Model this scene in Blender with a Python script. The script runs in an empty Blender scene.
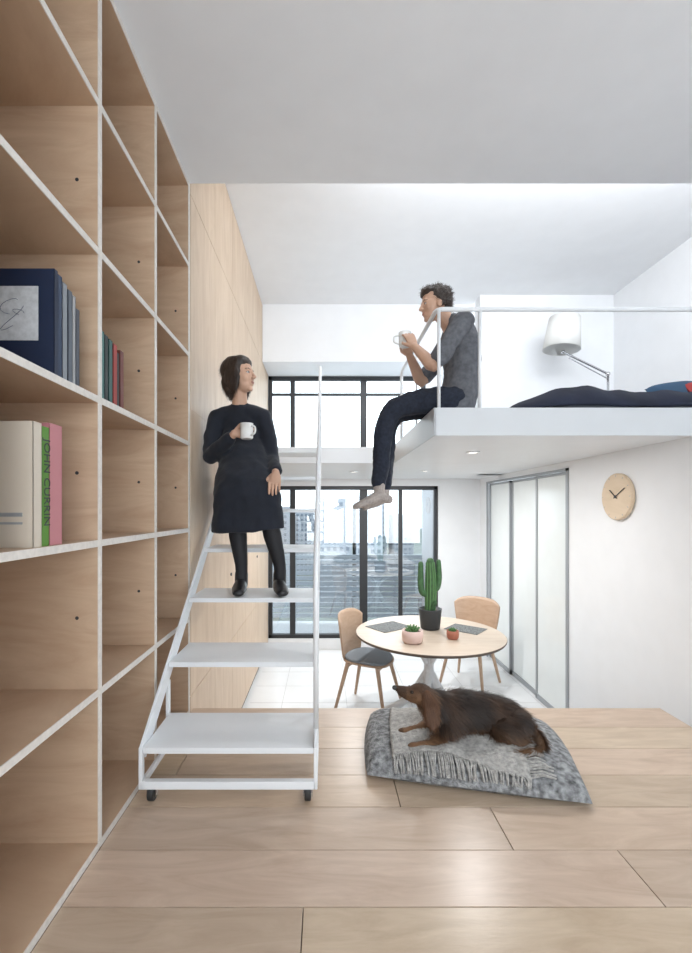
import bpy, math, random
from mathutils import Vector as V, Matrix, noise
random.seed(7)
E=1.8
S=bpy.context.scene
COL=S.collection
# ------------------------------------------------------------------ materials
def newmat(name):
    m=bpy.data.materials.new(name); m.use_nodes=True
    nt=m.node_tree; b=nt.nodes['Principled BSDF']; return m,nt,b
def L(nt,a,b): nt.links.new(a,b)
def mat(name,col,rough=.5,metal=0,noise_s=0,noise_amt=.08,bump=0,bump_s=80,attr=False,sheen=0,stretch=(1,1,1)):
    m,nt,b=newmat(name)
    b.inputs['Base Color'].default_value=(*col,1); b.inputs['Roughness'].default_value=rough
    b.inputs['Metallic'].default_value=metal
    if sheen: b.inputs['Sheen Weight'].default_value=sheen
    tc=nt.nodes.new('ShaderNodeTexCoord'); mp=nt.nodes.new('ShaderNodeMapping'); mp.inputs['Scale'].default_value=stretch
    L(nt,tc.outputs['Object'],mp.inputs['Vector'])
    src=None
    n=nt.nodes.new('ShaderNodeTexNoise'); n.inputs['Scale'].default_value=noise_s or 6; n.inputs['Detail'].default_value=5
    L(nt,mp.outputs['Vector'],n.inputs['Vector'])
    r=nt.nodes.new('ShaderNodeValToRGB')
    a=noise_amt if noise_s else .015
    r.color_ramp.elements[0].position=.3; r.color_ramp.elements[1].position=.7
    r.color_ramp.elements[0].color=(*[max(0,c*(1-a)) for c in col],1)
    r.color_ramp.elements[1].color=(*[min(1,c*(1+a)) for c in col],1)
    L(nt,n.outputs['Fac'],r.inputs['Fac']); src=r.outputs['Color']
    if attr:
        at=nt.nodes.new('ShaderNodeAttribute'); at.attribute_name='Col'
        mx=nt.nodes.new('ShaderNodeMix'); mx.data_type='RGBA'; mx.blend_type='MULTIPLY'; mx.inputs[0].default_value=1
        L(nt,src,mx.inputs[6]); L(nt,at.outputs['Color'],mx.inputs[7]); src=mx.outputs[2]
    L(nt,src,b.inputs['Base Color'])
    if bump:
        n2=nt.nodes.new('ShaderNodeTexNoise'); n2.inputs['Scale'].default_value=bump_s; n2.inputs['Detail'].default_value=3
        L(nt,mp.outputs['Vector'],n2.inputs['Vector'])
        bp=nt.nodes.new('ShaderNodeBump'); bp.inputs['Strength'].default_value=bump; bp.inputs['Distance'].default_value=.01
        L(nt,n2.outputs['Fac'],bp.inputs['Height']); L(nt,bp.outputs['Normal'],b.inputs['Normal'])
    return m
def wood(name,c1,c2,rough=.45,sc=(1,8,8),attr=False):
    m,nt,b=newmat(name); b.inputs['Roughness'].default_value=rough
    tc=nt.nodes.new('ShaderNodeTexCoord'); mp=nt.nodes.new('ShaderNodeMapping'); mp.inputs['Scale'].default_value=sc
    L(nt,tc.outputs['Object'],mp.inputs['Vector'])
    n=nt.nodes.new('ShaderNodeTexNoise'); n.inputs['Scale'].default_value=1.6; n.inputs['Detail'].default_value=8; n.inputs['Distortion'].default_value=1.6; n.inputs['Roughness'].default_value=.62
    L(nt,mp.outputs['Vector'],n.inputs['Vector'])
    r=nt.nodes.new('ShaderNodeValToRGB'); r.color_ramp.elements[0].position=.3; r.color_ramp.elements[1].position=.7
    r.color_ramp.elements[0].color=(*c1,1); r.color_ramp.elements[1].color=(*c2,1)
    L(nt,n.outputs['Fac'],r.inputs['Fac']); src=r.outputs['Color']
    if attr:
        at=nt.nodes.new('ShaderNodeAttribute'); at.attribute_name='Col'
        mx=nt.nodes.new('ShaderNodeMix'); mx.data_type='RGBA'; mx.blend_type='MULTIPLY'; mx.inputs[0].default_value=1
        L(nt,src,mx.inputs[6]); L(nt,at.outputs['Color'],mx.inputs[7]); src=mx.outputs[2]
    L(nt,src,b.inputs['Base Color'])
    n3=nt.nodes.new('ShaderNodeTexNoise'); n3.inputs['Scale'].default_value=14
    L(nt,mp.outputs['Vector'],n3.inputs['Vector'])
    bp=nt.nodes.new('ShaderNodeBump'); bp.inputs['Strength'].default_value=.06; bp.inputs['Distance'].default_value=.005
    L(nt,n3.outputs['Fac'],bp.inputs['Height']); L(nt,bp.outputs['Normal'],b.inputs['Normal'])
    return m
def emis(name,col,st):
    m,nt,b=newmat(name); b.inputs['Base Color'].default_value=(*col,1)
    b.inputs['Emission Color'].default_value=(*col,1); b.inputs['Emission Strength'].default_value=st; return m
def glassmat(name,tint=(.94,.97,.98),refl=.14):
    m=bpy.data.materials.new(name); m.use_nodes=True; nt=m.node_tree; nt.nodes.clear()
    o=nt.nodes.new('ShaderNodeOutputMaterial'); t=nt.nodes.new('ShaderNodeBsdfTransparent'); t.inputs[0].default_value=(*tint,1)
    g=nt.nodes.new('ShaderNodeBsdfGlossy'); g.inputs['Roughness'].default_value=.01
    mx=nt.nodes.new('ShaderNodeMixShader'); mx.inputs[0].default_value=refl
    L(nt,t.outputs[0],mx.inputs[1]); L(nt,g.outputs[0],mx.inputs[2]); L(nt,mx.outputs[0],o.inputs[0]); return m
M_wall=mat('white_paint',(.85,.865,.885),.85,bump=.03,bump_s=200)
M_ceil=mat('ceiling_paint',(.86,.87,.885),.9)
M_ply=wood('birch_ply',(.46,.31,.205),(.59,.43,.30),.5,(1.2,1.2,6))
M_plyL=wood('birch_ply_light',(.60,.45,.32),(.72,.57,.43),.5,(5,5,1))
M_floor=wood('birch_plank',(.48,.36,.26),(.62,.49,.375),.30,(1.6,8,8),attr=True)
M_edge=mat('pale_ply_edge',(.70,.66,.61),.5,noise_s=60,noise_amt=.08)
M_wmetal=mat('white_metal',(.82,.84,.86),.35)
M_gmetal=mat('grey_metal',(.36,.38,.40),.35,.3)
M_black=mat('black_frame',(.025,.027,.031),.4)
M_rub=mat('rubber',(.03,.03,.03),.6)
M_chrome=mat('chrome',(.6,.6,.62),.2,1)
M_glass=glassmat('window_glass')
M_frost=mat('frosted_glass',(.84,.88,.88),.15)
M_tile=mat('white_tile',(.82,.83,.84),.3)
M_skin=mat('skin',(.60,.37,.26),.5,noise_s=20,noise_amt=.05)
M_lip=mat('lip',(.45,.20,.16),.45)
M_eye=mat('eye_white',(.7,.68,.66),.2)
M_iris=mat('iris',(.03,.02,.015),.15)
M_hair=mat('dark_hair',(.035,.022,.016),.45,noise_s=30,noise_amt=.4,bump=.5,bump_s=60,stretch=(1,1,.15))
M_hair2=mat('black_brown_hair',(.05,.036,.03),.5,noise_s=30,noise_amt=.4,bump=.6,bump_s=60)
M_dress=mat('navy_dress',(.010,.013,.022),.9,noise_s=9,noise_amt=.2,bump=.3,bump_s=25,sheen=.1)
M_tights=mat('black_tights',(.012,.012,.015),.7)
M_shoe=mat('black_shoe',(.012,.012,.014),.35)
M_shirt=mat('grey_tshirt',(.13,.135,.15),.95,noise_s=40,noise_amt=.25,bump=.4,bump_s=30)
M_jean=mat('dark_jeans',(.016,.021,.036),.9,noise_s=60,noise_amt=.3,bump=.3,bump_s=40)
M_sock=mat('beige_sock',(.42,.37,.34),.95,noise_s=80,noise_amt=.2,bump=.5,bump_s=150)
M_cer=mat('white_ceramic',(.82,.82,.80),.2)
M_cush=mat('grey_weave',(.27,.275,.28),.95,noise_s=45,noise_amt=.65,bump=.8,bump_s=160)
M_throw=mat('wool_throw',(.46,.445,.42),.95,noise_s=60,noise_amt=.3,bump=.8,bump_s=200)
M_navy=mat('navy_duvet',(.014,.018,.036),.9,noise_s=5,noise_amt=.3,bump=.3,bump_s=12)
M_tread=mat('grey_tread',(.62,.64,.66),.4)
# ------------------------------------------------------------------ geometry
def g_box(x0,x1,y0,y1,z0,z1):
    v=[V((x,y,z)) for x in (x0,x1) for y in (y0,y1) for z in (z0,z1)]
    f=[(0,1,3,2),(4,6,7,5),(0,4,5,1),(2,3,7,6),(0,2,6,4),(1,5,7,3)]
    return v,f,[False]*6
def g_obox(c,sx,sy,sz,rot):
    v,f,s=g_box(-sx/2,sx/2,-sy/2,sy/2,-sz/2,sz/2); c=V(c)
    return [rot@p+c for p in v],f,s
def catm(P,R,k):
    n=len(P); oP=[];oR=[]
    for i in range(n-1):
        p0=P[max(i-1,0)];p1=P[i];p2=P[i+1];p3=P[min(i+2,n-1)]
        for j in range(k):
            t=j/k
            oP.append(.5*((2*p1)+(p2-p0)*t+(2*p0-5*p1+4*p2-p3)*t*t+(3*p1-p0-3*p2+p3)*t**3))
            oR.append((R[i][0]*(1-t)+R[i+1][0]*t,R[i][1]*(1-t)+R[i+1][1]*t))
    oP.append(P[-1]);oR.append(R[-1]); return oP,oR
def g_tube(pts,radii,n=14,side=None,sm=0,rnd=True):
    P=[V(p) for p in pts]
    if not isinstance(radii,(list,tuple)): radii=[radii]*len(P)
    R=[(r,r) if not isinstance(r,(tuple,list)) else r for r in radii]
    if sm: P,R=catm(P,R,sm)
    T=[]
    for i in range(len(P)):
        a=P[max(i-1,0)];b=P[min(i+1,len(P)-1)]; T.append((b-a).normalized())
    s=V(side) if side else (V((1,0,0)) if abs(T[0].x)<.8 else V((0,1,0)))
    v=[];f=[];sf=[];rings=[]
    def ring(p,t,s,a,b):
        s2=(s-t*s.dot(t)).normalized(); w=t.cross(s2); st=len(v)
        for k in range(n):
            an=2*math.pi*k/n; v.append(p+s2*a*math.cos(an)+w*b*math.sin(an))
        rings.append(st); return s2
    if rnd:
        m=min(R[0])
        for an in (75,50,25):
            c=math.cos(math.radians(an)); q=math.sin(math.radians(an)); ring(P[0]-T[0]*m*q,T[0],s,R[0][0]*c,R[0][1]*c)
    for i in range(len(P)):
        s2=ring(P[i],T[i],s,*R[i])
        if not side: s=s2
    if rnd:
        m=min(R[-1])
        for an in (25,50,75):
            c=math.cos(math.radians(an)); q=math.sin(math.radians(an)); ring(P[-1]+T[-1]*m*q,T[-1],s,R[-1][0]*c,R[-1][1]*c)
    for a,b in zip(rings,rings[1:]):
        for k in range(n):
            f.append((a+k,a+(k+1)%n,b+(k+1)%n,b+k)); sf.append(True)
    f.append(tuple(rings[0]+k for k in reversed(range(n)))); f.append(tuple(rings[-1]+k for k in range(n))); sf+= [rnd,rnd]
    return v,f,sf
def g_cyl(p1,p2,r1,r2=None,n=24): return g_tube([p1,p2],[r1,r1 if r2 is None else r2],n,rnd=False)
def g_ell(c,r,rot=None,n=16,m=10):
    v=[];f=[];c=V(c)
    if not isinstance(r,(tuple,list)): r=(r,r,r)
    for i in range(1,m):
        th=math.pi*i/m
        for k in range(n):
            ph=2*math.pi*k/n
            v.append(V((r[0]*math.sin(th)*math.cos(ph),r[1]*math.sin(th)*math.sin(ph),r[2]*math.cos(th))))
    top=len(v); v.append(V((0,0,r[2]))); v.append(V((0,0,-r[2])))
    for i in range(m-2):
        for k in range(n):
            a=i*n+k;b=i*n+(k+1)%n; f.append((a,a+n,b+n,b))
    for k in range(n):
        f.append((top,k,(k+1)%n)); o=(m-2)*n; f.append((top+1,o+(k+1)%n,o+k))
    if rot: v=[rot@p for p in v]
    return [p+c for p in v],f,[True]*len(f)
def g_lathe(prof,c,n=32,sharp=False):
    v=[];f=[];sf=[];c=V(c)
    for r,z in prof:
        for k in range(n):
            a=2*math.pi*k/n; v.append(c+V((r*math.cos(a),r*math.sin(a),z)))
    for i in range(len(prof)-1):
        for k in range(n):
            a=i*n+k;b=i*n+(k+1)%n; f.append((a,b,b+n,a+n)); sf.append(not sharp)
    f.append(tuple(reversed(range(n)))); f.append(tuple((len(prof)-1)*n+k for k in range(n))); sf+=[False,False]
    return v,f,sf
def g_bar(p1,p2,w,t,side=(1,0,0)):
    p1=V(p1);p2=V(p2);d=(p2-p1).normalized(); s=V(side);s=(s-d*s.dot(d)).normalized();u=d.cross(s)
    v=[p+s*a*w/2+u*b*t/2 for p in (p1,p2) for a,b in ((-1,-1),(1,-1),(1,1),(-1,1))]
    return v,[(3,2,1,0),(4,5,6,7),(0,1,5,4),(1,2,6,5),(2,3,7,6),(3,0,4,7)],[False]*6
def g_grid(fn,nu,nv,thick=None):
    v=[];f=[]
    for i in range(nu+1):
        for j in range(nv+1): v.append(V(fn(i/nu,j/nv)))
    for i in range(nu):
        for j in range(nv):
            a=i*(nv+1)+j; f.append((a,a+nv+1,a+nv+2,a+1))
    return v,f,[True]*len(f)
def xf(g,Mx): return [Mx@p for p in g[0]],g[1],g[2]
# ------------------------------------------------------------------ objects
def empty(name):
    o=bpy.data.objects.new(name,None); COL.objects.link(o); o.empty_display_size=.1; return o
def mk(name,geoms,material,parent=None,bevel=0,solid=0,tints=None,subd=0):
    vs=[];fs=[];sf=[];tn=[]
    for gi,(v,f,s) in enumerate(geoms):
        o=len(vs); vs+=v; fs+=[tuple(o+i for i in ff) for ff in f]; sf+=s
        if tints: tn+=[tints[gi]]*len(f)
    me=bpy.data.meshes.new(name); me.from_pydata([tuple(p) for p in vs],[],fs)
    me.polygons.foreach_set('use_smooth',sf)
    me.materials.append(material)
    if tints:
        ca=me.color_attributes.new('Col','FLOAT_COLOR','CORNER')
        for p in me.polygons:
            for li in p.loop_indices: ca.data[li].color=(*tn[p.index],1)
    me.update()
    ob=bpy.data.objects.new(name,me); COL.objects.link(ob)
    if solid:
        m=ob.modifiers.new('s','SOLIDIFY'); m.thickness=solid; m.offset=0
    if bevel:
        m=ob.modifiers.new('b','BEVEL'); m.width=bevel; m.segments=2; m.limit_method='ANGLE'; m.angle_limit=math.radians(40)
    if subd:
        m=ob.modifiers.new('u','SUBSURF'); m.levels=subd; m.render_levels=subd
    if parent: ob.parent=parent
    return ob
def blob(name,geoms,material,parent=None,vox=.008,sm=6,disp=0,dsize=.08):
    ob=mk(name,geoms,material,None)
    m=ob.modifiers.new('r','REMESH'); m.mode='VOXEL'; m.voxel_size=vox; m.use_smooth_shade=True
    m=ob.modifiers.new('s','SMOOTH'); m.iterations=sm; m.factor=.5
    dg=bpy.context.evaluated_depsgraph_get(); me=bpy.data.meshes.new_from_object(ob.evaluated_get(dg))
    ob.modifiers.clear(); ob.data=me; me.name=name
    if not me.materials: me.materials.append(material)
    for p in me.polygons: p.use_smooth=True
    if disp:
        me.update()
        ns=[v.normal.copy() for v in me.vertices]
        for v,n in zip(me.vertices,ns):
            q=v.co/dsize
            v.co+=n*disp*(noise.noise(V((q.x,q.y,q.z*.6)))+.5*noise.noise(q*2.1))
        me.update()
    if parent: ob.parent=parent
    return ob
def strands(name,src,count,length,flow,colfn,material,parent,width=.0016,lift=.35,filt=None,seg=3,jit=.25,sag=.22):
    me=src.data; me.calc_loop_triangles(); tr=me.loop_triangles
    cum=[];t=0
    for x in tr: t+=x.area; cum.append(t)
    import bisect
    vs=[];fs=[];cols=[]
    for _ in range(count):
        x=tr[min(bisect.bisect(cum,random.random()*t),len(tr)-1)]
        a,b,c=[me.vertices[i].co for i in x.vertices]
        u=random.random();w=random.random()
        if u+w>1:u,w=1-u,1-w
        p=a+(b-a)*u+(c-a)*w; n=x.normal
        if filt and not filt(p): continue
        fl=V(flow(p)); fl=fl-n*fl.dot(n)
        if fl.length<1e-4: fl=V((.01,0,0))
        fl.normalize()
        cl=V((noise.noise(p*38),noise.noise(p*38+V((9,0,0))),noise.noise(p*38+V((0,9,0)))))
        rj=V((random.gauss(0,1),random.gauss(0,1),random.gauss(0,1)))*jit+cl*jit*2.2
        d=(fl+n*lift+rj*.6).normalized(); ln=(length(p) if callable(length) else length)*random.uniform(.6,1.15)
        sd=d.cross(n+rj*.5).normalized(); o=len(vs)
        for k in range(seg):
            s=k/seg; q=p-n*.001+d*ln*s+V((0,0,-1))*ln*sag*s*s; ww=width*(1-.6*s)
            vs+= [q-sd*ww/2,q+sd*ww/2]
        vs.append(p+d*ln+V((0,0,-1))*ln*sag)
        for k in range(seg-1): fs.append((o+2*k,o+2*k+1,o+2*k+3,o+2*k+2))
        fs.append((o+2*seg-2,o+2*seg-1,o+2*seg))
        cc=V(colfn(p))*random.uniform(.6,1.35); cols+=[tuple(cc)]*(seg)
    m=bpy.data.meshes.new(name); m.from_pydata([tuple(q) for q in vs],[],fs); m.materials.append(material)
    ca=m.color_attributes.new('Col','FLOAT_COLOR','CORNER')
    for p in m.polygons:
        p.use_smooth=True
        for li in p.loop_indices: ca.data[li].color=(*cols[p.index],1)
    ob=bpy.data.objects.new(name,m); COL.objects.link(ob); ob.parent=parent; return ob
# ================================================================== ROOM
XS=-.733; HP=-1.10; F=-1.8; ZC=1.77; ZU=2.40; DS=2.44; DW=5.8; XR=2.0; XU=3.22
SB,ST=.40,.54; SX=.587; DL=3.86
mk('floor',[g_box(-1.3,3.4,-1.7,DW,F-.1,F)],M_tile)
g=[]
for i in range(9): g.append(g_box(-.7,2.0,2.6+i*.4,2.604+i*.4,F,F+.0008))
for i in range(5): g.append(g_box(-.4+i*.6,-.396+i*.6,2.5,5.8,F,F+.0008))
mk('trim_1',g,mat('grout',(.55,.55,.55),.8))
# platform
pl=[];ti=[]
joints={0:[.3],1:[-.45,.9],2:[-.62,.98],3:[.28],4:[.61],5:[.945],6:[-.06]}
jl=[2.5,2.28,2.075,1.868,1.667,1.456,1.247,1.037]
while jl[-1]>-1.4: jl.append(jl[-1]-.21)
for r in range(len(jl)-1):
    js=joints.get(r,[random.uniform(-.3,.3),random.uniform(.9,1.4)])
    xs=[XS+.001]+js+[1.86]
    for a,b in zip(xs,xs[1:]):
        pl.append(g_box(a+.0015,b-.0015,jl[r+1]+.0015,jl[r]-.0015,HP-.018,HP))
        k=random.uniform(.90,1.07); ti.append((k,k*random.uniform(.97,1.01),k*random.uniform(.94,1.01)))
mk('platform_floor',pl,M_floor,bevel=.0008,tints=ti)
mk('platform_base',[g_box(XS,1.85,-1.6,2.49,F,HP-.0185),g_box(-1.1,XS,-1.6,2.43,F,HP-.002)],mat('platform_dark_edge',(.22,.15,.10),.6))
# walls
mk('wall_left',[g_box(-1.32,-1.15,-1.7,DW+.1,F,ZU+.1)],M_wall)
mk('wall_right_upper',[g_box(XU,XU+.12,-1.7,5.2,F,ZU+.1)],M_wall)
mk('wall_right_lower',[g_box(XR,XR+.1,2.42,3.70,F,SB),g_box(XR,XR+.1,5.54,DW+.1,F,SB),g_box(XR,XR+.1,3.70,5.54,.33,SB),g_box(XR+.1,XU,2.42,2.52,F,SB)],M_wall)
mk('wall_loft_back',[g_box(1.73,XU,5.02,5.2,SB,ZU+.1)],M_wall)
mk('wall_back',[g_box(1.46,XR+.1,DW,DW+.15,F,SB+.1),g_box(1.30,1.80,DW,DW+.15,SB+.1,ZU),g_box(-1.2,1.46,DW,DW+.15,F,-1.66),g_box(-1.2,-.735,DW,DW+.15,F,ZU),g_box(-.735,1.46,DW,DW+.15,.31,.55)],M_wall)
mk('beam_back',[g_box(-.73,1.73,5.25,DW+.15,1.73,ZU+.1)],M_wall)
mk('ceiling',[g_box(-1.3,XU+.1,DS,DW+.15,ZU,ZU+.1)],M_ceil)
mk('ceiling_soffit',[g_box(-1.3,XU+.1,-1.7,DS,ZC,ZU+.1)],M_ceil)
mk('wall_rear',[g_box(-1.3,-.6,-1.8,-1.65,F,ZC),g_box(2.9,XU+.1,-1.8,-1.65,F,ZC),g_box(-.6,2.9,-1.8,-1.65,F,-1.05)],M_wall)
# loft slab
mk('loft_floor_slab',[g_box(SX,XU,2.40,DL,SB,ST),g_box(XS+.002,XU,DL,DW-.01,SB,ST)],M_wmetal,bevel=.004)
mk('trim_2',[g_box(SX-.004,XU,2.392,2.40,SB-.004,ST+.004),g_box(SX-.008,SX,2.392,DL,SB-.004,ST+.004)],M_tread)
DLS=[(1.02,3.1),(1.02,4.6),(.3,4.7)]
for i,(x,y2) in enumerate(DLS):
    dl=empty('downlight'); mk('ring',[g_lathe([(.045,0),(.045,-.008),(.034,-.008),(.034,0)],(x,y2,SB))],M_wmetal,dl)
    mk('lens',[g_cyl((x,y2,SB),(x,y2,SB-.004),.033)],emis('lens_glow',(1,.95,.88),3),dl)
# railing
rl=empty('loft_railing'); rz=1.077; yf=2.415; xs_=SX+.012; R=.012
def arc(c,r,a0,a1,u,w,n=6): 
    return [V(c)+V(u)*r*math.cos(math.radians(a0+(a1-a0)*i/n))+V(w)*r*math.sin(math.radians(a0+(a1-a0)*i/n)) for i in range(n+1)]
pts=[(3.2,yf,rz)]+arc((xs_+.04,yf+.04,rz),.04,270,180,(1,0,0),(0,1,0))+arc((xs_,3.46,rz-.06),.06,90,0,(0,1,0),(0,0,1))+[(xs_,3.52,ST)]
mk('handrail',[g_tube(pts,R,12,rnd=False)],M_wmetal,rl)
mk('posts',[g_cyl((x,yf,ST),(x,yf,rz),.009) for x in (xs_+.012,.83,2.7)]+[g_cyl((xs_,2.95,ST),(xs_,2.95,rz),.007)],M_wmetal,rl)
# ------------------------------------------------------------------ bookshelf
bs=empty('bookshelf'); lv=[-1.09,-.592,-.108,.358,.838,1.32,1.755]; st=[-.47,.01,.495,.98,1.468,1.952,2.43]; t=.011; XB=XS-.37
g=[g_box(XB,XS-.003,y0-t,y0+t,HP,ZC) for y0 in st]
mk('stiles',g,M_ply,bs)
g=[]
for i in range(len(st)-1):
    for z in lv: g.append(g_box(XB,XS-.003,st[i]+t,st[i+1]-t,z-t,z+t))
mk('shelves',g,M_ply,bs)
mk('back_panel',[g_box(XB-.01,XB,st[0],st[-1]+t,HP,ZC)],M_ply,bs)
g=[g_box(XS-.003,XS,y0-t,y0+t,HP,ZC) for y0 in st]
for i in range(len(st)-1):
    for z in lv: g.append(g_box(XS-.003,XS,st[i]+t,st[i+1]-t,z-t,z+t))
mk('front_edging',g,M_edge,bs)
g=[]
for y0 in st[3:]:
    for z in (-.35,.12,.6,1.07):
        g.append(g_cyl((XS-.07,y0-t-.001,z),(XS-.07,y0-t+.001,z),.006,n=10))
mk('pin_holes',g,M_black,bs)
# cabinet
cb=empty('plywood_cabinet'); 
mk('carcass',[g_box(-1.12,XS-.02,DS+.012,DW-.005,F,ZU)],mat('dark_gap',(.10,.07,.05),.8),cb)
ds=[DS+.012,3.0,3.56,4.17,4.9,DW-.005]; g=[]
for a,b in zip(ds,ds[1:]):
    for z0,z1 in ((F+.06,-1.02),(-1.015,SB-.01),(ST+.01,1.72),(1.725,ZU-.003)):
        g.append(g_box(XS-.02,XS,a+.002,b-.002,z0,z1))
g.append(g_box(XS-.02,XS-.001,DS+.012,DW-.005,SB-.01,ST+.01))
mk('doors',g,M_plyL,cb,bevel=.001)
g=[g_cyl((XS,yv,zv),(XS+.008,yv,zv),.012,n=12) for yv,zv in ((3.5,1.0),(3.62,1.0),(4.84,1.0),(4.96,1.0),(3.5,-.5),(4.1,-.5),(4.84,-.5))]
mk('pulls',g,M_black,cb)
# books
def books(lst,sx=XS-.012):
    bk=empty('row_of_books')
    for i,(y0,y1,z0,h,dp,col) in enumerate(lst):
        c=mat('book_cover_%d'%i,col,.5)
        x1=sx-random.uniform(0,.006)
        mk('cover_%d'%i,[g_box(x1-dp,x1,y0,y0+.003,z0,z0+h),g_box(x1-dp,x1,y1-.003,y1,z0,z0+h),g_box(x1-.003,x1,y0,y1,z0,z0+h)],c,bk,bevel=.001)
        mk('pages_%d'%i,[g_box(x1-dp+.004,x1-.003,y0+.003,y1-.003,z0+.003,z0+h-.004)],M_cer,bk)
    return bk
z1=.358+t; z0=-.108+t
b=books([(1.245,1.262,z1,.30,.23,(.012,.022,.055)),(1.263,1.285,z1,.295,.22,(.02,.04,.09)),(1.287,1.31,z1,.285,.21,(.25,.27,.30)),(1.311,1.332,z1,.275,.2,(.10,.12,.15)),(1.334,1.352,z1,.27,.2,(.35,.36,.37)),(1.354,1.375,z1,.24,.2,(.06,.07,.09))])
mk('cover_art',[g_box(XS-.20,XS-.06,1.2435,1.245,z1+.10,z1+.25)],mat('art',(.58,.60,.62),.5,noise_s=60,noise_amt=.15),b)
g=[]
for k in range(3):
    cx_=XS-.13+.016*math.cos(k*2.3); cz_=z1+.175+.02*math.sin(k*1.9); rr=.016+.008*k
    g.append(g_tube([(cx_+rr*math.cos(a*.6),1.2428,cz_+rr*(.7+.2*k)*math.sin(a*.45+k)) for a in range(9)],.0007,5))
mk('cover_drawing',g,mat('ink',(.10,.13,.20),.6),b)
b=books([(1.15,1.185,z0,.325,.25,(.60,.53,.44)),(1.188,1.222,z0,.32,.22,(.10,.26,.03)),(1.225,1.285,z0,.335,.23,(.50,.20,.22))])
tc=bpy.data.curves.new('spine_text','FONT'); tc.body='JOHN CURRIN'; tc.size=.036; tc.extrude=.0004; tc.align_x='CENTER'; tc.align_y='CENTER'
to=bpy.data.objects.new('spine_lettering',tc); COL.objects.link(to); to.data.materials.append(M_black); to.parent=b
to.matrix_basis=Matrix(((0,0,1,XS-.0115),(0,1,0,1.205),(-1,0,0,z0+.17),(0,0,0,1)))
mk('cover_label',[g_box(XS-.10,XS-.04,1.1485,1.15,z0+.08,z0+.09),g_box(XS-.10,XS-.04,1.1485,1.15,z0+.06,z0+.066)],M_gmetal,b)
books([(1.50,1.53,z1,.235,.17,(.05,.16,.15)),(1.532,1.556,z1,.23,.17,(.02,.03,.03)),(1.558,1.585,z1,.225,.17,(.03,.10,.09)),(1.587,1.615,z1,.22,.17,(.35,.04,.03)),(1.617,1.64,z1,.20,.15,(.03,.03,.03)),(1.642,1.67,z1,.215,.15,(.16,.04,.03))])
# ------------------------------------------------------------------ windows
def window(name,x0,x1,z0,z1,vm,hm,y=DW+.02):
    w=empty(name); b=.05; g=[g_box(x0,x1,y,y+.07,z0,z0+b),g_box(x0,x1,y,y+.07,z1-b,z1),g_box(x0,x0+b,y,y+.07,z0,z1),g_box(x1-b,x1,y,y+.07,z0,z1)]
    for x,ww in vm: g.append(g_box(x-ww/2,x+ww/2,y+.01,y+.06,z0,z1))
    for z in hm: g.append(g_box(x0,x1,y+.015,y+.055,z-.015,z+.015))
    mk('frame',g,M_black,w,bevel=.003); mk('glass',[g_box(x0+.02,x1-.02,y+.033,y+.037,z0+.02,z1-.02)],M_glass,w)
window('window_1',-.733,1.46,-1.66,.31,[(-.42,.07),(.50,.10),(.98,.05)],[])
window('window_2',-.733,1.30,.56,1.73,[(-.42,.06),(.50,.08)],[1.50])
w=empty('added_rear_window'); mk('frame',[g_box(x-.03,x+.03,-1.75,-1.69,-1.05,ZC) for x in (-.57,.58,1.73,2.87)]+[g_box(-.6,2.9,-1.75,-1.69,-1.05,-.99),g_box(-.6,2.9,-1.75,-1.69,ZC-.06,ZC)],M_black,w)  # unseen rear window, added so sky light enters from behind the camera
# balcony and city
mk('balcony_floor',[g_box(-1.4,2.4,DW+.15,7.3,F-.1,F)],mat('balcony_tile',(.32,.34,.36),.5))
br=empty('balcony_railing'); g=[g_box(-1.3,2.3,7.2,7.23,F+.08+i*.085,F+.145+i*.085) for i in range(12)]+[g_box(x,x+.04,7.23,7.27,F,-.72) for x in (-1.3,-.5,.3,1.1,1.9)]+[g_box(-1.3,2.3,7.19,7.27,-.76,-.72)]
mk('slats',g,mat('slat',(.30,.34,.38),.5),br)
mk('balcony_side_wall',[g_box(1.55,1.7,DW+.16,7.2,F,ZU)],mat('balcony_wall',(.32,.33,.35),.8))
ct=empty('city_buildings'); wm=mat('tower_wall',(.30,.32,.35),.9); wg=mat('tower_glass',(.13,.155,.19),.5); g=[];gw=[]
rb=random.Random(3)
x=-22
while x<40:
    w_=rb.uniform(2.5,5); yb=rb.uniform(55,90); top=rb.uniform(-4,3.2)
    g.append(g_box(x,x+w_,yb,yb+8,-60,top)); nf=int(w_/.8)
    for k in range(nf):
        for zz in range(16):
            zt=top-.5-zz*.95; gw.append(g_box(x+.2+k*.8,x+.6+k*.8,yb-.05,yb,zt-.45,zt))
    x+=w_+rb.uniform(-.5,1.2)
mk('towers',g,wm,ct); mk('tower_windows',gw,wg,ct)
mk('distant_ground',[g_box(-150,150,45,300,-14,-12)],mat('trees',(.09,.11,.10),.9,noise_s=.2,noise_amt=.4))
# ------------------------------------------------------------------ sliding doors
for i in range(3):
    a=3.72+.6*i; b_=a+.6; dr=empty('door_%d'%(i+1)); xo=XR+.02+.02*(i%2)
    mk('frame',[g_box(xo,xo+.03,a,a+.026,F,.322),g_box(xo,xo+.03,b_-.026,b_,F,.322),g_box(xo,xo+.03,a,b_,.297,.322),g_box(xo,xo+.03,a,b_,F,F+.05)],M_gmetal,dr,bevel=.003)
    mk('pane',[g_box(xo+.01,xo+.018,a+.02,b_-.02,F+.04,.30)],M_frost,dr)
mk('trim_3',[g_box(XR-.012,XR,3.69,3.72,F,.345),g_box(XR-.012,XR,5.52,5.55,F,.345),g_box(XR-.012,XR,3.69,5.55,.322,.345)],M_gmetal)
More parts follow.
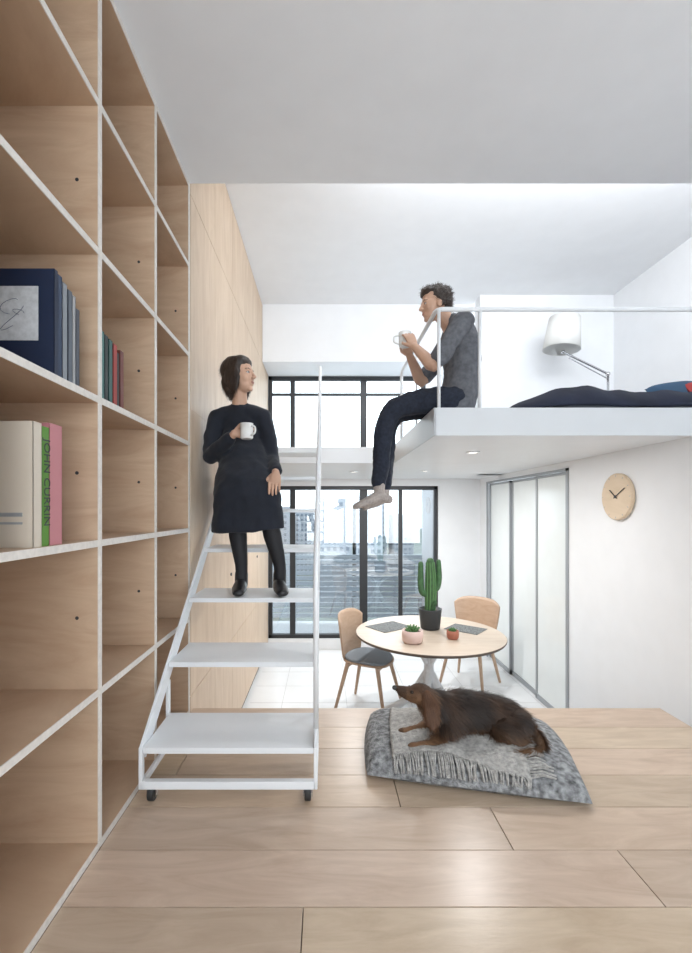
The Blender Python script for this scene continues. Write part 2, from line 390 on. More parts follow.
# clock
ck=empty('wall_clock'); cc=V((XR,3.05,.09))
mk('face',[xf(g_lathe([(.15,0),(.158,.006),(.158,.026),(.152,.03)],(0,0,0),48),Matrix.Translation(cc)@Matrix.Rotation(math.radians(-90),4,'Y'))],wood('clock_wood',(.62,.48,.33),(.70,.56,.41),.5,(1,1,5)),ck)
xc=XR-.034
def hnd(a,l,w): 
    d=V((0,math.sin(math.radians(a))*-1,math.cos(math.radians(a)))); return g_bar(V((xc,3.05,.09))-d*.02,V((xc,3.05,.09))+d*l,w,.003)
mk('hands',[hnd(-52,.075,.008),hnd(60,.11,.006),g_cyl((XR-.03,3.05,.09),(XR-.037,3.05,.09),.01)],M_black,ck)
mk('marks',[g_bar((XR-.0308,3.05+math.sin(a)*.135,.09+math.cos(a)*.135),(XR-.0308,3.05+math.sin(a)*.147,.09+math.cos(a)*.147),.002,.003) for a in [k*math.pi/6 for k in range(12)]],M_gmetal,ck)
# ------------------------------------------------------------------ ladder
ld=empty('rolling_stair_ladder'); xl,xr=-.69,-.035; z1_=-.889; rise=.224; run=.286; d1=1.68
g=[]
for i in range(7):
    zz=z1_+rise*i; yy=d1+run*i; g.append(g_box(xl+.008,xr-.008,yy,yy+.295,zz-.022,zz))
mk('treads',g,M_wmetal,ld,bevel=.002)
g=[]
for x in (xl,xr):
    g.append(g_bar((x,d1+.02,z1_-.03),(x,DL-.0,z1_-.03+rise*(DL-d1-.02)/run-.03),.012,.07))
    g.append(g_bar((x,d1+.012,-1.04),(x,d1+.012,z1_),.014,.024)); g.append(g_bar((x,d1+.30,-1.04),(x,d1+.30,z1_+.14),.014,.024))
    g.append(g_box(x-.007,x+.007,d1,d1+.31,-1.045,-1.02))
g.append(g_box(xl,xr,d1,d1+.024,-1.045,-1.015)); g.append(g_box(xl,xr,d1+.288,d1+.312,-1.045,-1.015))
mk('stringers',g,M_wmetal,ld,bevel=.002)
def zr(d): return z1_+rise*(d-d1)/run
g=[g_tube([(xr,1.74,zr(1.74)),(xr,1.74,zr(1.74)+.58),(xr,1.80,zr(1.80)+.64),(xr,3.36,zr(3.36)+.64),(xr,3.43,zr(3.43)+.60),(xr,3.44,zr(3.43))],.010,12,rnd=False)]
for d in (2.3,2.87): g.append(g_cyl((xr,d,zr(d)),(xr,d,zr(d)+.64),.007))
mk('handrail',g,M_wmetal,ld)
g=[];g2=[]
for x in (xl+.035,xr-.03):
    for d in (d1+.03,):
        g.append(g_cyl((x-.012,d,-1.068),(x+.012,d,-1.068),.032)); g2.append(g_box(x-.018,x-.014,d-.014,d+.014,-1.08,-1.045)); g2.append(g_box(x+.014,x+.018,d-.014,d+.014,-1.08,-1.045)); g2.append(g_cyl((x,d,-1.052),(x,d,-1.045),.02)); g2.append(g_cyl((x-.019,d,-1.068),(x+.019,d,-1.068),.006))
mk('caster_wheels',g,M_rub,ld,bevel=.004); mk('caster_forks',g2,M_chrome,ld)
# ------------------------------------------------------------------ table
tb=empty('round_dining_table'); tx,ty,tz=.90,3.90,-1.06; RT=.63
mk('top',[g_lathe([(RT-.02,-.022),(RT-.004,-.012),(RT,-.002),(RT-.002,0)],(tx,ty,tz),72)],wood('table_top',(.56,.46,.37),(.64,.55,.45),.35,(1,6,6)),tb)
mk('edge_band',[g_lathe([(RT-.006,-.024),(RT+.0015,-.013),(RT+.0015,-.003),(RT-.002,-.001)],(tx,ty,tz),72)],mat('dark_edge_band',(.12,.09,.07),.5),tb)
mk('pedestal',[g_lathe([(.16,-.03),(.16,-.022)],(tx,ty,tz)),g_cyl((tx,ty,F+.12),(tx,ty,tz-.025),.045,.04)]+[g_tube([(tx,ty,F+.42),(tx+.18*math.cos(a),ty+.18*math.sin(a),F+.16),(tx+.42*math.cos(a),ty+.42*math.sin(a),F+.022)],[(.035,.03)]*3,12,sm=4) for a in [math.radians(30+72*k) for k in range(5)]]+[g_tube([(tx,ty,tz-.30),(tx+.12*math.cos(a),ty+.12*math.sin(a),tz-.14),(tx+.34*math.cos(a),ty+.34*math.sin(a),tz-.035)],[.024]*3,10,sm=4) for a in [math.radians(30+90*k) for k in range(4)]],M_wmetal,tb)
def cactus():
    c=empty('potted_cactus'); cx,cy=.94,4.02; z=tz
    mk('pot',[g_lathe([(.075,0),(.085,.01),(.10,.17),(.102,.18),(.092,.18),(.088,.155)],(cx,cy,z+.001))],mat('dark_pot',(.03,.035,.04),.5),c)
    mk('soil',[g_cyl((cx,cy,z+.14),(cx,cy,z+.158),.088)],mat('soil',(.05,.035,.025),.9),c)
    G=mat('cactus_green',(.045,.12,.045),.6,noise_s=30,noise_amt=.3,bump=.5,bump_s=90)
    def stem(P,r): return g_tube(P,r,32,sm=6)
    g=[stem([(cx,cy,z+.15),(cx+.005,cy,z+.35),(cx,cy,z+.60)],[.042,.045,.034]),
       stem([(cx-.02,cy,z+.30),(cx-.075,cy-.01,z+.33),(cx-.085,cy,z+.43),(cx-.085,cy,z+.58)],[.024,.027,.028,.022]),
       stem([(cx+.02,cy,z+.34),(cx+.06,cy-.01,z+.37),(cx+.078,cy,z+.46),(cx+.075,cy,z+.60)],[.024,.026,.026,.020]),
       stem([(cx,cy-.03,z+.16),(cx+.03,cy-.05,z+.24)],[.022,.02])]
    mk('stems',g,G,c)
    g=[]
    for k in range(10):
        a=2*math.pi*k/10
        g.append(g_tube([(cx+.043*math.cos(a),cy+.043*math.sin(a),z+.17),(cx+.005+.047*math.cos(a),cy+.047*math.sin(a),z+.36),(cx+.036*math.cos(a),cy+.036*math.sin(a),z+.59)],[.006,.007,.005],8,sm=4))
    mk('ribs',g,mat('cactus_rib',(.10,.22,.08),.6),c)
cactus()
def succ(name,cx,cy,rp,h,pc,leaf):
    c=empty(name); z=tz+.001
    mk('pot',[g_lathe([(rp*.75,0),(rp*.95,.012),(rp,h*.6),(rp*.96,h),(rp*.86,h),(rp*.84,h*.8)],(cx,cy,z))],pc,c)
    mk('soil',[g_cyl((cx,cy,z+h*.7),(cx,cy,z+h*.85),rp*.84)],mat('soil2',(.06,.04,.03),.9),c)
    g=[]
    for k in range(26):
        a=k*2.4; q=rp*.75*math.sqrt((k+1)/26); up=1-.6*(k/26)
        g.append(g_tube([(cx+q*.3*math.cos(a),cy+q*.3*math.sin(a),z+h*.8),(cx+q*math.cos(a),cy+q*math.sin(a),z+h*.9+rp*.6*up)],[rp*.16,rp*.05],8))
    mk('leaves',g,leaf,c)
LF=mat('succulent',(.10,.22,.08),.6)
succ('potted_succulent',.70,3.60,.085,.10,mat('pink_white_pot',(.70,.52,.47),.4),LF)
succ('potted_succulent',1.05,3.70,.05,.07,mat('terracotta',(.36,.13,.08),.7),LF)
rz_=Matrix.Rotation(math.radians(35),3,'Z')
mk('placemat',[g_obox((.58,4.08,tz+.003),.34,.26,.004,rz_)],mat('mat_dark',(.15,.16,.16),.8,noise_s=70,noise_amt=.7),bevel=.001)
mk('placemat',[g_obox((1.25,4.0,tz+.003),.30,.24,.004,Matrix.Rotation(math.radians(-40),3,'Z'))],mat('mat_dark2',(.15,.16,.16),.8,noise_s=70,noise_amt=.7),bevel=.001)
# ------------------------------------------------------------------ chairs
M_chair=wood('oak_chair',(.46,.31,.21),(.56,.40,.29),.4,(3,3,8))
def chair(cx,cy,yaw,pad):
    c=empty('dining_chair'); Mx=Matrix.Translation((cx,cy,F))@Matrix.Rotation(yaw,4,'Z')
    def seat(u,v):
        a=2*math.pi*u; r=v; ca,sa=math.cos(a),math.sin(a); e=.75
        x=.225*r*math.copysign(abs(ca)**e,ca); y=.215*r*math.copysign(abs(sa)**e,sa)
        return (x,y,.44+.015*r*r-(.02*max(0,y/.215)**2))
    mk('seat',[xf(g_grid(seat,40,8),Mx)],M_chair,c,solid=.014)
    if pad: mk('seat_pad',[xf(g_grid(lambda u,v:(lambda p:(p[0]*.93,p[1]*.93,p[2]+.018))(seat(u,v)),40,8),Mx)],mat('pad_bluegrey',(.30,.34,.38),.9,bump=.4),c,solid=.02)
    def back(u,v):
        a=(u-.5)*2; w=.245-.06*(1-v)**1.5
        if v<.001: w=.15
        z=.455+.41*v - .07*abs(a)**3*v; x=math.sin(a*1.15)*w/.913
        y=-.20-.06*v+.15*(1-math.cos(a*1.15))*(.4+.6*v)
        return (x,y,z)
    mk('backrest',[xf(g_grid(back,24,12),Mx)],M_chair,c,solid=.013)
    g=[]
    for sx,sy in ((1,1),(-1,1),(1,-1),(-1,-1)):
        g.append(xf(g_tube([(sx*.15,sy*.14,.435),(sx*.225,sy*.235,.008)],[.020,.013],14),Mx))
    g.append(xf(g_bar((-.16,.14,.41),(.16,.14,.41),.02,.03,(0,1,0)),Mx)); g.append(xf(g_bar((-.16,-.14,.41),(.16,-.14,.41),.02,.03,(0,1,0)),Mx))
    mk('legs',g,M_chair,c)
chair(.40,4.10,math.radians(-118),True)
chair(1.50,4.66,math.radians(140),False)
# ------------------------------------------------------------------ loft: duvet, pillow, lamp
def duv(u,v):
    x=1.05+2.1*u; y=2.50+1.9*v
    e=min(1,u/.12)**.55*min(1,(1-u)/.03+.3)*min(1,v/.05+.25)*min(1,(1-v)/.05)
    z=ST+.012+e*(.125+.03*noise.noise(V((x*3,y*3,0)))+.015*noise.noise(V((x*9,y*9,3))))
    return (x,y,z)
bd=empty('bed_with_duvet')
mk('duvet',[g_grid(duv,70,50)],M_navy,bd,solid=.02); mk('mattress',[g_box(1.35,3.1,2.56,4.35,ST,ST+.10)],mat('mattress_grey',(.2,.21,.24),.9),bd,bevel=.03)
def pil(cx,cy,cz,a,b,h,rot,name,m):
    Mx=Matrix.Translation((cx,cy,cz))@rot
    def fn(s):
        def q(u,w):
            U=u*2-1;W=w*2-1; k=max(0,(1-U**4)*(1-W**4))**.5
            return (a*U*(1-.08*W*W),b*W*(1-.08*U*U),s*h*k)
        return q
    return mk(name,[xf(g_grid(fn(1),20,20),Mx),xf(g_grid(fn(-1),20,20),Mx)],m)
pil(2.44,3.05,.785,.22,.15,.05,Matrix.Rotation(math.radians(38),4,'X')@Matrix.Rotation(math.radians(15),4,'Z'),'throw_pillow',mat('blue_pillow',(.015,.05,.10),.9))
pil(2.46,2.84,.745,.15,.10,.035,Matrix.Rotation(math.radians(38),4,'X')@Matrix.Rotation(math.radians(-15),4,'Z'),'throw_pillow',mat('red_pillow',(.30,.03,.03),.9))
lp=empty('swing_arm_lamp'); lx,ly=1.86,4.55
def lpn(px,py): return V(((px-325)*ly/450,ly,(510-py)*ly/450))
b0=V((lpn(608,0).x,ly,ST)); j1=lpn(608,374); j2=lpn(563,352)
mk('base',[g_lathe([(.10,0),(.10,.012),(.02,.02)],b0),g_cyl(b0,j1,.011),g_tube([j1,j2],.012,10),g_tube([j1+V((0,0,-.05)),j2+V((.06,0,-.06))],.006,8),g_ell(j1,.022),g_ell(j2,.02)],M_chrome,lp)
sc_=lpn(563,334); rt=Matrix.Rotation(math.radians(6),4,'Y')
mk('shade',[xf(g_lathe([(.175,-.16),(.145,.16),(.141,.16),(.171,-.16)],(0,0,0),40),Matrix.Translation(sc_)@rt)],mat('lamp_shade',(.80,.80,.78),.8),lp)
# ------------------------------------------------------------------ cushion + throw
ca=V((.15,1.83,0));cbp=V((1.00,1.64,0));cc2=V((1.13,2.26,0));cd=V((.22,2.38,0))
def cush_xy(u,v): 
    U=u*2-1;W=v*2-1
    uu=.5+.5*U*(1-.05*(1-W*W)*-1 -.05); vv=.5+.5*W
    return (ca*(1-uu)+cbp*uu)*(1-vv)+(cd*(1-uu)+cc2*uu)*vv
def cush_h(u,v):
    U=u*2-1;W=v*2-1; k=max(0,(1-abs(U)**3.5)*(1-abs(W)**3.5))**.5
    return k
def ctop(u,v):
    p=cush_xy(u,v); k=cush_h(u,v); q=p*9
    z=HP+.045+.065*k+.018*k*noise.noise(q)
    if k<.4: z-=.02*(1-k/.4)
    return (p.x,p.y,z)
def cbot(u,v):
    p=cush_xy(u,v); k=cush_h(u,v); return (p.x,p.y,HP+.025-.023*min(1,k*1.6))
dc=empty('dog_cushion')
mk('cover',[g_grid(ctop,50,40),(lambda g:(g[0],[tuple(reversed(f)) for f in g[1]],g[2]))(g_grid(cbot,50,40))],M_cush,dc)
th=empty('fringed_throw')
def thr(u,v):
    uu=.13+.62*u; vv=.08+.74*v+.05*math.sin(u*5)
    x,y,z=ctop(uu,vv); return (x,y,z+.010+.008*noise.noise(V((x*16,y*16,1))))
mk('cloth',[g_grid(thr,50,50)],M_throw,th,solid=.006)
g=[]
for i in range(70):
    u=i/69; p=V(thr(u,0)); e=V(ctop(min(.98,.13+.62*u+random.uniform(-.015,.015)),.02))
    e=e+V((random.uniform(-.01,.01),-.02,-.006)); m=(p+e)/2+V((0,0,.012))
    g.append(g_tube([p,m,e],[.0035,.004,.003],6))
for i in range(46):
    v=i/45; p=V(thr(1,v)); e=p+V((.075+random.uniform(-.01,.02),random.uniform(-.02,.02),-.004))
    g.append(g_tube([p,(p+e)/2+V((0,0,.01)),e],[.0035,.004,.003],6))
mk('fringe',g,M_throw,th)
# ------------------------------------------------------------------ dog
dg_=empty('long_haired_dachshund')
body=[g_tube([(.855,2.0,-.940),(.81,2.01,-.925),(.72,2.02,-.908),(.60,2.01,-.895),(.54,1.99,-.89),(.485,1.98,-.86),(.445,1.97,-.828),(.425,1.965,-.805)],[(.055,.055),(.073,.073),(.076,.082),(.082,.088),(.078,.086),(.062,.068),(.048,.052),(.042,.044)],18,sm=4),
 g_ell((.41,1.96,-.800),(.05,.043,.045)),
 g_tube([(.395,1.957,-.800),(.365,1.952,-.791),(.335,1.947,-.779),(.312,1.944,-.770)],[(.034,.036),(.024,.026),(.018,.019),(.013,.014)],14),
 g_tube([(.38,1.955,-.820),(.345,1.949,-.806),(.32,1.945,-.793)],[.018,.012,.009],10),
 g_tube([(.53,1.94,-.92),(.51,1.925,-.975),(.46,1.905,-.992),(.40,1.895,-.993)],[.045,.032,.022,.019],12,sm=3),
 g_ell((.375,1.893,-.993),(.03,.02,.015)),
 g_tube([(.52,2.04,-.92),(.49,2.05,-.975),(.42,2.03,-.99),(.38,2.02,-.99)],[.045,.032,.022,.019],12,sm=3), g_ell((.355,2.015,-.99),(.03,.02,.015)),
 g_tube([(.82,1.96,-.935),(.75,1.925,-.95)],[.06,.042],12),g_tube([(.75,1.92,-.955),(.84,1.90,-.985)],[.034,.02],12),g_tube([(.845,1.90,-.99),(.78,1.885,-.995),(.755,1.88,-.996)],[.018,.018,.02],12),
]
def dcol(p):
    x,y,z=p
    tan=V((.20,.105,.052)); dk=V((.030,.019,.014)); mid=V((.090,.046,.025))
    if x<.47:
        k=min(1,max(0,(z+.815)/.05+.1)); c=tan.lerp(mid,k)
        if x<.35: c=c.lerp(dk,.5)
        return c
    k=min(1,max(0,(z+.975)/.06)); c=tan.lerp(dk,k)
    c=c.lerp(mid,.7*max(0,min(1,noise.noise(V((x*12,y*12,z*12)))*1.5+.3)))
    return c
M_dog=mat('dog_coat',(1,1,1),.85,attr=True); M_fur=mat('dog_fur',(1,1,1),.65,attr=True)
dbody=blob('trunk_and_head',body,M_dog,dg_,.006,5)
def setcol(ob,fn):
    me=ob.data; a=me.color_attributes.new('Col','FLOAT_COLOR','POINT')
    for i,v in enumerate(me.vertices): a.data[i].color=(*fn(v.co),1)
setcol(dbody,dcol)
def dflow(p):
    if p.x<.42: return (1,-.0,-.15)
    if p.x<.55: return (.6,0,-.9)
    return (1,-.1,-.55)
def dlen(p):
    if p.x<.40: return .008
    if p.x<.45: return .020
    return .052
strands('coat_fur',dbody,20000,dlen,dflow,dcol,M_fur,dg_,.0024,.42,jit=.36,sag=.35)
for k,yy in (('ear_near',1.915),('ear_far',2.003)):
    sgn=-1 if yy<1.95 else 1
    e=blob(k,[g_tube([(.432,yy+.012*-sgn,-.780),(.447,yy+.004*sgn,-.815),(.452,yy+.008*sgn,-.86),(.45,yy+.010*sgn,-.89)],[(.016,.008),(.030,.008),(.032,.008),(.018,.006)],14,side=(1,0,.2),sm=3)],M_dog,dg_,.004,3)
    ec=lambda p:V((.13,.060,.030)); setcol(e,ec); strands(k+'_fur',e,2600,.036,lambda p:(.15,0,-1),ec,M_fur,dg_,.002,.2)
tl=blob('tail',[g_tube([(.87,2.0,-.95),(.915,1.95,-.975),(.90,1.87,-.985),(.84,1.83,-.985),(.78,1.83,-.985)],[.022,.018,.015,.011,.006],12,sm=4)],M_dog,dg_,.004,3); setcol(tl,dcol)
strands('tail_fur',tl,3000,.045,lambda p:(-.6,-.8,-.2) if p.x>.86 else (-1,-.2,-.2),dcol,M_fur,dg_,.002,.5)
mk('nose',[g_ell((.301,1.943,-.767),(.011,.012,.010))],M_rub,dg_)
mk('eyes',[g_ell((.372,1.925,-.780),.0075),g_ell((.372,1.982,-.780),.0075)],M_iris,dg_)
# ------------------------------------------------------------------ people
def head_frame(c,fwd,up=(0,0,1),s=1.0):
    f=V(fwd).normalized(); u=V(up); u=(u-f*u.dot(f)).normalized(); r=f.cross(u)
    m=Matrix((( r.x,f.x,u.x,0),(r.y,f.y,u.y,0),(r.z,f.z,u.z,0),(0,0,0,1)))
    return Matrix.Translation(c)@m@Matrix.Scale(s,4)
def make_head(par,H,neck,male=False):
    j=1.12 if male else 1.0
    p=[g_ell((0,-.014,.028),(.073,.092,.082)),g_ell((0,.028,-.014),(.060*j,.056,.080)),g_ell((0,.030,-.062),(.048*j,.046,.040)),
       g_ell((0,.062,-.088),(.022*j,.016,.015)),g_ell((.032,.050,-.030),(.024,.022,.026)),g_ell((-.032,.050,-.030),(.024,.022,.026)),
       g_ell((0,.068,.024),(.044,.012,.014)),g_tube([(0,.078,.014),(0,.091,-.010),(0,.098,-.024)],[.0070,.0085,.0105],10),g_ell((.009,.088,-.027),(.0075,.009,.006)),g_ell((-.009,.088,-.027),(.0075,.009,.006)),
       g_ell((0,.070,-.054),(.024,.014,.018)),
       g_ell((.073,-.004,-.010),(.009,.019,.030),Matrix.Rotation(.15,3,'X')),g_ell((-.073,-.004,-.010),(.009,.019,.030),Matrix.Rotation(.15,3,'X'))]
    blob('head_and_neck',[xf(q,H) for q in p]+neck,M_skin,par,.0035,4)
    mk('lips',[xf(g_ell((0,.0805,-.0505),(.019,.0055,.0034)),H),xf(g_ell((0,.0800,-.0570),(.016,.006,.0042)),H)],M_lip,par)
    mk('eyes',[xf(g_ell((s*.029,.0685,.000),(.0115,.0095,.0062)),H) for s in (1,-1)],M_eye,par)
    mk('irises',[xf(g_ell((s*.029,.0762,.000),(.0050,.0028,.0050)),H) for s in (1,-1)],M_iris,par)
    mk('eyebrows',[xf(g_tube([(s*.014,.0785,.0205),(s*.030,.0765,.0245),(s*.046,.063,.0190)],[.0016,.0022,.0012],8),H) for s in (1,-1)],M_hair,par)
    mk('eyelids',[xf(g_tube([(s*.017,.072,.004),(s*.029,.0775,.0072),(s*.042,.066,.002)],[.0014,.0016,.0012],8,sm=3),H) for s in (1,-1)],M_hair,par)
def hand(wr,direc,pn,thumb,curl=1.0,s=1.0,spread=0):
    d=V(direc).normalized(); n=V(pn); n=(n-d*n.dot(d)).normalized(); x=d.cross(n)*thumb
    def P(a,b,c): return V(wr)+(x*a+d*b+n*c)*s
    g=[g_tube([P(0,-.01,0),P(0,.03,0),P(0,.082,.002)],[(.022*s,.016*s),(.034*s,.016*s),(.038*s,.012*s)],14,side=x)]
    for k,(fx,l,r) in enumerate(((.030,.070,.0085),(.010,.078,.0088),(-.010,.072,.0083),(-.029,.056,.0075))):
        a=0;q=(fx,.080,.0); pts=[P(fx*.9,.065,0),P(*q)]; y_,z_=q[1],q[2]
        for j,(fr,an) in enumerate(((.46,30),(.31,42),(.23,32))):
            a+=math.radians(an)*curl*(1+.08*k); y_+=math.cos(a)*l*fr; z_+=math.sin(a)*l*fr; pts.append(P(fx*(1+spread*(j+1)),y_,z_))
        g.append(g_tube(pts,[r*s,r*s,r*.95*s,r*.88*s,r*.75*s],10))
    c=curl
    g.append(g_tube([P(.022,.012,.004),P(.046,.036,.012),P(.056-.01*c,.060,.022+.012*c),P(.054-.022*c,.082,.028+.022*c)],[.014*s,.011*s,.0095*s,.0075*s],10))
    return g
def mug(name,c,r=.038,h=.09,hd=(1,0,0)):
    e=empty(name); c=V(c)
    mk('cup',[g_lathe([(r*.8,0),(r*.96,.006),(r,h),(r*.93,h),(r*.88,.012),(.001,.010)],c)],M_cer,e)
    hd=V(hd).normalized(); mk('handle',[g_tube([c+hd*r*.95+V((0,0,h*.8)),c+hd*(r+.025)+V((0,0,h*.72)),c+hd*(r+.027)+V((0,0,h*.35)),c+hd*r*.95+V((0,0,h*.2))],.005,10,sm=4)],M_cer,e)
    return e
# ---- woman
W=empty('seated_woman')
wh=V((-.505,2.67,.795)); Hw=head_frame(wh,(.93,-.33,.08))
neckw=[g_tube([(-.515,2.715,.60),(-.512,2.70,.67),(-.510,2.682,.735)],[(.050,.048),(.044,.044),(.046,.046)],16)]
make_head(W,Hw,neckw)
hr=[g_ell((0,-.026,.036),(.086,.094,.088)),g_ell((0,.022,.072),(.070,.052,.044)),g_ell((0,-.068,-.03),(.072,.040,.085)),g_ell((.070,-.012,-.022),(.020,.052,.080)),g_ell((-.070,-.012,-.022),(.020,.052,.080)),g_ell((0,-.06,-.080),(.062,.035,.04))]
hb=blob('bob_hair',[xf(q,Hw) for q in hr],M_hair,W,.005,5,disp=.003,dsize=.03)
hc=lambda p:V((.05,.03,.022)); M_hs=mat('hair_strand',(1,1,1),.4,attr=True)
strands('hair_strands',hb,5200,.042,lambda p:(0,0,-1),hc,M_hs,W,.0014,.08,jit=.08,filt=lambda p:(Hw.inverted()@p).y<.03)
dress=[g_tube([(-.50,2.89,.09),(-.502,2.86,.18),(-.505,2.80,.28),(-.51,2.76,.42),(-.512,2.735,.53),(-.514,2.715,.60)],[(.165,.115),(.155,.11),(.145,.105),(.145,.105),(.135,.088),(.07,.06)],24,side=(1,-.15,0),sm=4),
 g_tube([(-.655,2.72,.555),(-.514,2.725,.59),(-.375,2.70,.555)],[.052,.060,.052],16,sm=3),
 g_ell((-.555,2.69,.44),(.055,.045,.06)),g_ell((-.445,2.675,.44),(.055,.045,.06)),
 g_tube([(-.505,2.72,.44),(-.475,2.62,.27),(-.445,2.49,.11),(-.425,2.455,-.02),(-.418,2.455,-.115)],[(.120,.07),(.145,.10),(.178,.10),(.192,.09),(.205,.088)],24,side=(1,0,0),sm=4,rnd=False),
 g_tube([(-.585,2.88,.10),(-.545,2.68,.10),(-.500,2.48,.06)],[.100,.090,.080],18,sm=3),
 g_tube([(-.42,2.88,.10),(-.37,2.68,.10),(-.320,2.48,.06)],[.100,.090,.080],18,sm=3),
 g_tube([(-.655,2.72,.555),(-.675,2.69,.43),(-.675,2.64,.31)],[.054,.050,.046],16,sm=3),
 g_tube([(-.675,2.64,.31),(-.59,2.56,.36),(-.535,2.515,.40)],[.046,.042,.036],16),
 g_tube([(-.372,2.70,.555),(-.335,2.70,.43),(-.315,2.67,.30)],[.054,.050,.045],16,sm=3),
 g_tube([(-.315,2.67,.30),(-.285,2.56,.245),(-.272,2.50,.215)],[.045,.040,.034],16)]
blob('dress',dress,M_dress,W,.008,10,disp=.009,dsize=.10)
legs=[]
for (kx,ax,tx_) in ((-.495,-.452,-.43),(-.325,-.245,-.215)):
    legs+= [g_tube([((kx-.04),2.70,.08),(kx,2.48,.055),(kx+.01,2.46,-.02),((kx+ax)/2-.002,2.458,-.14),(ax,2.435,-.30),(ax,2.425,-.375)],[.06,.046,.046,.050,.034,.031],16,sm=3)]
blob('legs_in_tights',legs,M_tights,W,.007,4)
sh=[]
for (ax,tx_) in ((-.452,-.435),(-.245,-.212)):
    zf=-.437
    sh+=[g_tube([(ax-.003,2.46,zf+.032),(ax,2.40,zf+.036),((ax+tx_)/2,2.33,zf+.028),(tx_,2.255,zf+.020)],[(.030,.030),(.034,.034),(.040,.026),(.030,.018)],16,side=(1,0,0),sm=3),
         g_tube([(ax,2.435,-.345),(ax,2.43,-.40)],[.036,.036],14)]
blob('shoes',sh,M_shoe,W,.005,3)
hr_=hand((-.497,2.492,.425),(.93,.25,.12),(.25,-.97,0),-1,1.25,.92)
blob('hand_holding_cup',[g_tube([(-.56,2.535,.385),(-.505,2.495,.42)],[.026,.021],12)]+hr_,M_skin,W,.003,2)
hl_=hand((-.270,2.465,.200),(.0,-.70,-.72),(0,.72,-.70),-1,.45,.92)
blob('hand_on_knee',[g_tube([(-.278,2.53,.232),(-.271,2.475,.205)],[.026,.021],12)]+hl_,M_skin,W,.003,2)
mug('coffee_mug',(-.425,2.445,.385),.036,.085,(.8,-.6,0))
# ---- man
Mn=empty('seated_man')
mh=V((.645,2.65,1.205)); Hm=head_frame(mh,(-.97,-.14,-.10),s=.92)
neckm=[g_tube([(.750,2.65,1.06),(.72,2.65,1.11),(.68,2.65,1.155)],[.052,.047,.046],16)]
make_head(Mn,Hm,neckm,True)
hm=[g_ell((0,-.03,.045),(.084,.090,.078)),g_ell((0,-.07,.0),(.068,.038,.07)),g_ell((.068,-.03,.015),(.016,.035,.045)),g_ell((-.068,-.03,.015),(.016,.035,.045)),g_ell((0,.036,.083),(.062,.048,.034))]
hb2=blob('short_hair',[xf(q,Hm) for q in hm],M_hair2,Mn,.005,3,disp=.010,dsize=.03)
strands('hair_tufts',hb2,3500,.024,lambda p:(random.uniform(-1,1),random.uniform(-1,1),.3),lambda p:V((.05,.035,.028)),M_hs,Mn,.0016,.5,jit=.5,filt=lambda p:(Hm.inverted()@p).y<.02 or (Hm.inverted()@p).z>.095)
shirt=[g_tube([(.765,2.65,.59),(.79,2.65,.70),(.805,2.65,.82),(.80,2.65,.95),(.775,2.65,1.05),(.750,2.65,1.10)],[(.105,.155),(.102,.14),(.10,.135),(.108,.155),(.085,.14),(.055,.06)],26,side=(1,0,0),sm=4),
 g_tube([(.77,2.50,1.05),(.772,2.65,1.085),(.77,2.80,1.05)],[.056,.055,.056],16,sm=3),
 g_tube([(.77,2.495,1.05),(.70,2.485,.94),(.635,2.49,.84)],[.056,.052,.050],16,sm=3),
 g_tube([(.77,2.805,1.05),(.70,2.82,.94),(.635,2.81,.84)],[.056,.052,.050],16,sm=3)]
blob('tshirt',shirt,M_shirt,Mn,.008,6,disp=.010,dsize=.08)
jn=[g_ell((.755,2.65,.625),(.10,.15,.082)),
 g_tube([(.74,2.575,.62),(.56,2.58,.622),(.40,2.585,.575),(.345,2.588,.48),(.33,2.59,.33),(.312,2.59,.16)],[.084,.072,.062,.056,.053,.042],18,sm=4),
 g_tube([(.74,2.725,.62),(.57,2.74,.622),(.42,2.75,.575),(.38,2.755,.48),(.375,2.76,.33),(.365,2.76,.15)],[.084,.072,.062,.056,.053,.042],18,sm=4)]
blob('jeans',jn,M_jean,Mn,.008,5,disp=.008,dsize=.06)
ft=[]
for ax,ay,az,dx in ((.312,2.59,.115,-.125),(.365,2.76,.11,-.11)):
    ft+=[g_tube([(ax,ay,az+.06),(ax,ay,az)],[.035,.033],14),g_tube([(ax+.025,ay,az-.045),(ax-.01,ay,az-.04),(ax+dx*.5,ay-.01,az-.065),(ax+dx,ay-.015,az-.090),(ax+dx*1.12,ay-.015,az-.098)],[(.028,.028),(.034,.034),(.039,.027),(.034,.019),(.026,.014)],16,side=(0,1,0),sm=3)]
blob('socked_feet',ft,M_sock,Mn,.004,3)
arm=[g_tube([(.645,2.49,.86),(.60,2.495,.80),(.56,2.53,.86),(.512,2.575,.935)],[.036,.036,.033,.022],14,sm=3)]+hand((.51,2.578,.940),(-.30,.30,.90),(-.1,1,-.25),1,.75,.88)
blob('forearm_and_hand_near',arm,M_skin,Mn,.0035,2)
arm=[g_tube([(.645,2.81,.86),(.60,2.805,.80),(.56,2.77,.86),(.512,2.725,.935)],[.036,.036,.033,.022],14,sm=3)]+hand((.51,2.722,.940),(-.30,-.30,.90),(-.1,-1,-.25),-1,.75,.88)
blob('forearm_and_hand_far',arm,M_skin,Mn,.0035,2)
mug('coffee_mug',(.47,2.65,.96),.036,.085,(-1,0,0))
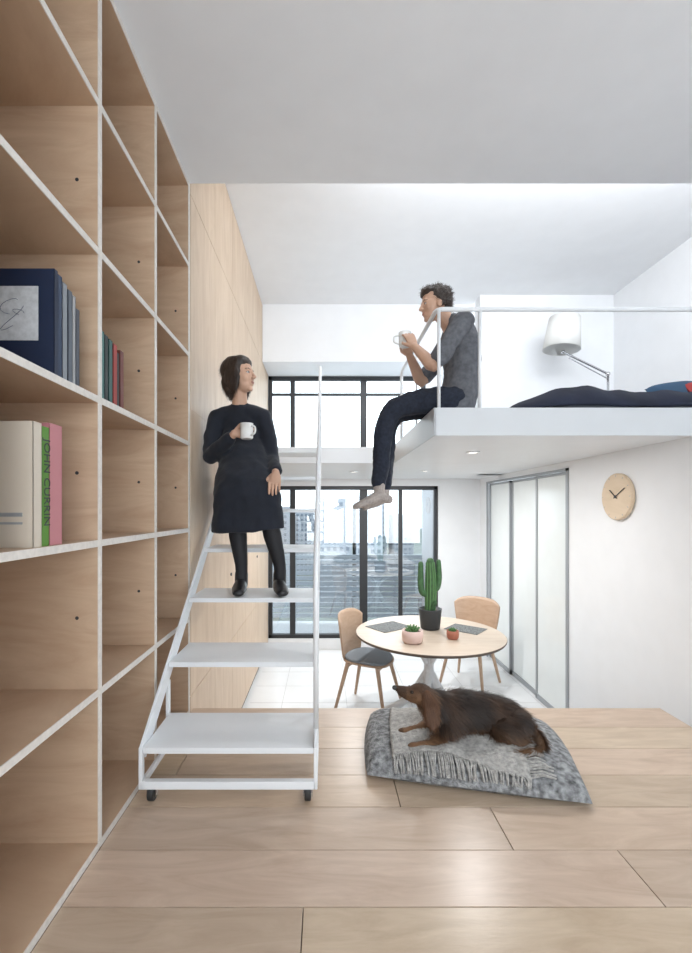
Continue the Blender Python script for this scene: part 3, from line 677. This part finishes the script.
# ------------------------------------------------------------------ finalize placement
bpy.context.view_layer.update()
tops=[o for o in COL.objects if o.parent is None]
for o in tops:
    if o.type=='EMPTY':
        ks=[c for c in o.children]; pts=[]
        for c in ks: 
            for cn in c.bound_box: pts.append(c.matrix_basis@V(cn))
        mn=V([min(p[i] for p in pts) for i in range(3)]); mx=V([max(p[i] for p in pts) for i in range(3)])
        ctr=V(((mn.x+mx.x)/2,(mn.y+mx.y)/2,mn.z))
        o.location=ctr+V((0,0,E))
        for c in ks: c.matrix_basis=Matrix.Translation(-ctr)@c.matrix_basis
    else: o.location.z+=E
# ------------------------------------------------------------------ lights
def area(name,loc,rot,sx,sy,e,col=(1,1,1),shape='RECTANGLE'):
    l=bpy.data.lights.new(name,'AREA'); l.shape=shape; l.size=sx
    if shape=='RECTANGLE': l.size_y=sy
    l.energy=e; l.color=col
    o=bpy.data.objects.new(name,l); COL.objects.link(o); o.location=V(loc)+V((0,0,E)); o.rotation_euler=rot; return o
area('rear_fill_light',(1.1,-1.62,.4),(math.radians(90),0,0),3.3,2.4,7,(.97,.98,1))  # fill lamp added out of view behind the camera, lights the shelf fronts
area('hidden_soffit_fill',(1.45,DS+.03,2.10),(math.radians(82),0,0),2.6,.3,38,(.95,.975,1))  # added lamp hidden behind the soffit face, brightens the back ceiling
for x,y2 in DLS: area('downlight_lamp',(x,y2,SB-.012),(0,0,0),.07,.07,12,(1,.99,.98),'DISK')
w=bpy.data.worlds.new('World'); S.world=w; w.use_nodes=True
w.node_tree.nodes['Background'].inputs[0].default_value=(.87,.94,1,1); w.node_tree.nodes['Background'].inputs[1].default_value=3.6
# ------------------------------------------------------------------ camera
cam=bpy.data.cameras.new('camera'); co=bpy.data.objects.new('camera',cam); COL.objects.link(co); S.camera=co
co.location=(0,0,E); co.rotation_euler=(math.radians(90),0,0)
cam.sensor_width=36; cam.lens=450/953*36; cam.shift_x=21/953; cam.shift_y=33.5/953; cam.clip_start=.03; cam.clip_end=1000
S.view_settings.view_transform='Standard'; S.view_settings.exposure=.22
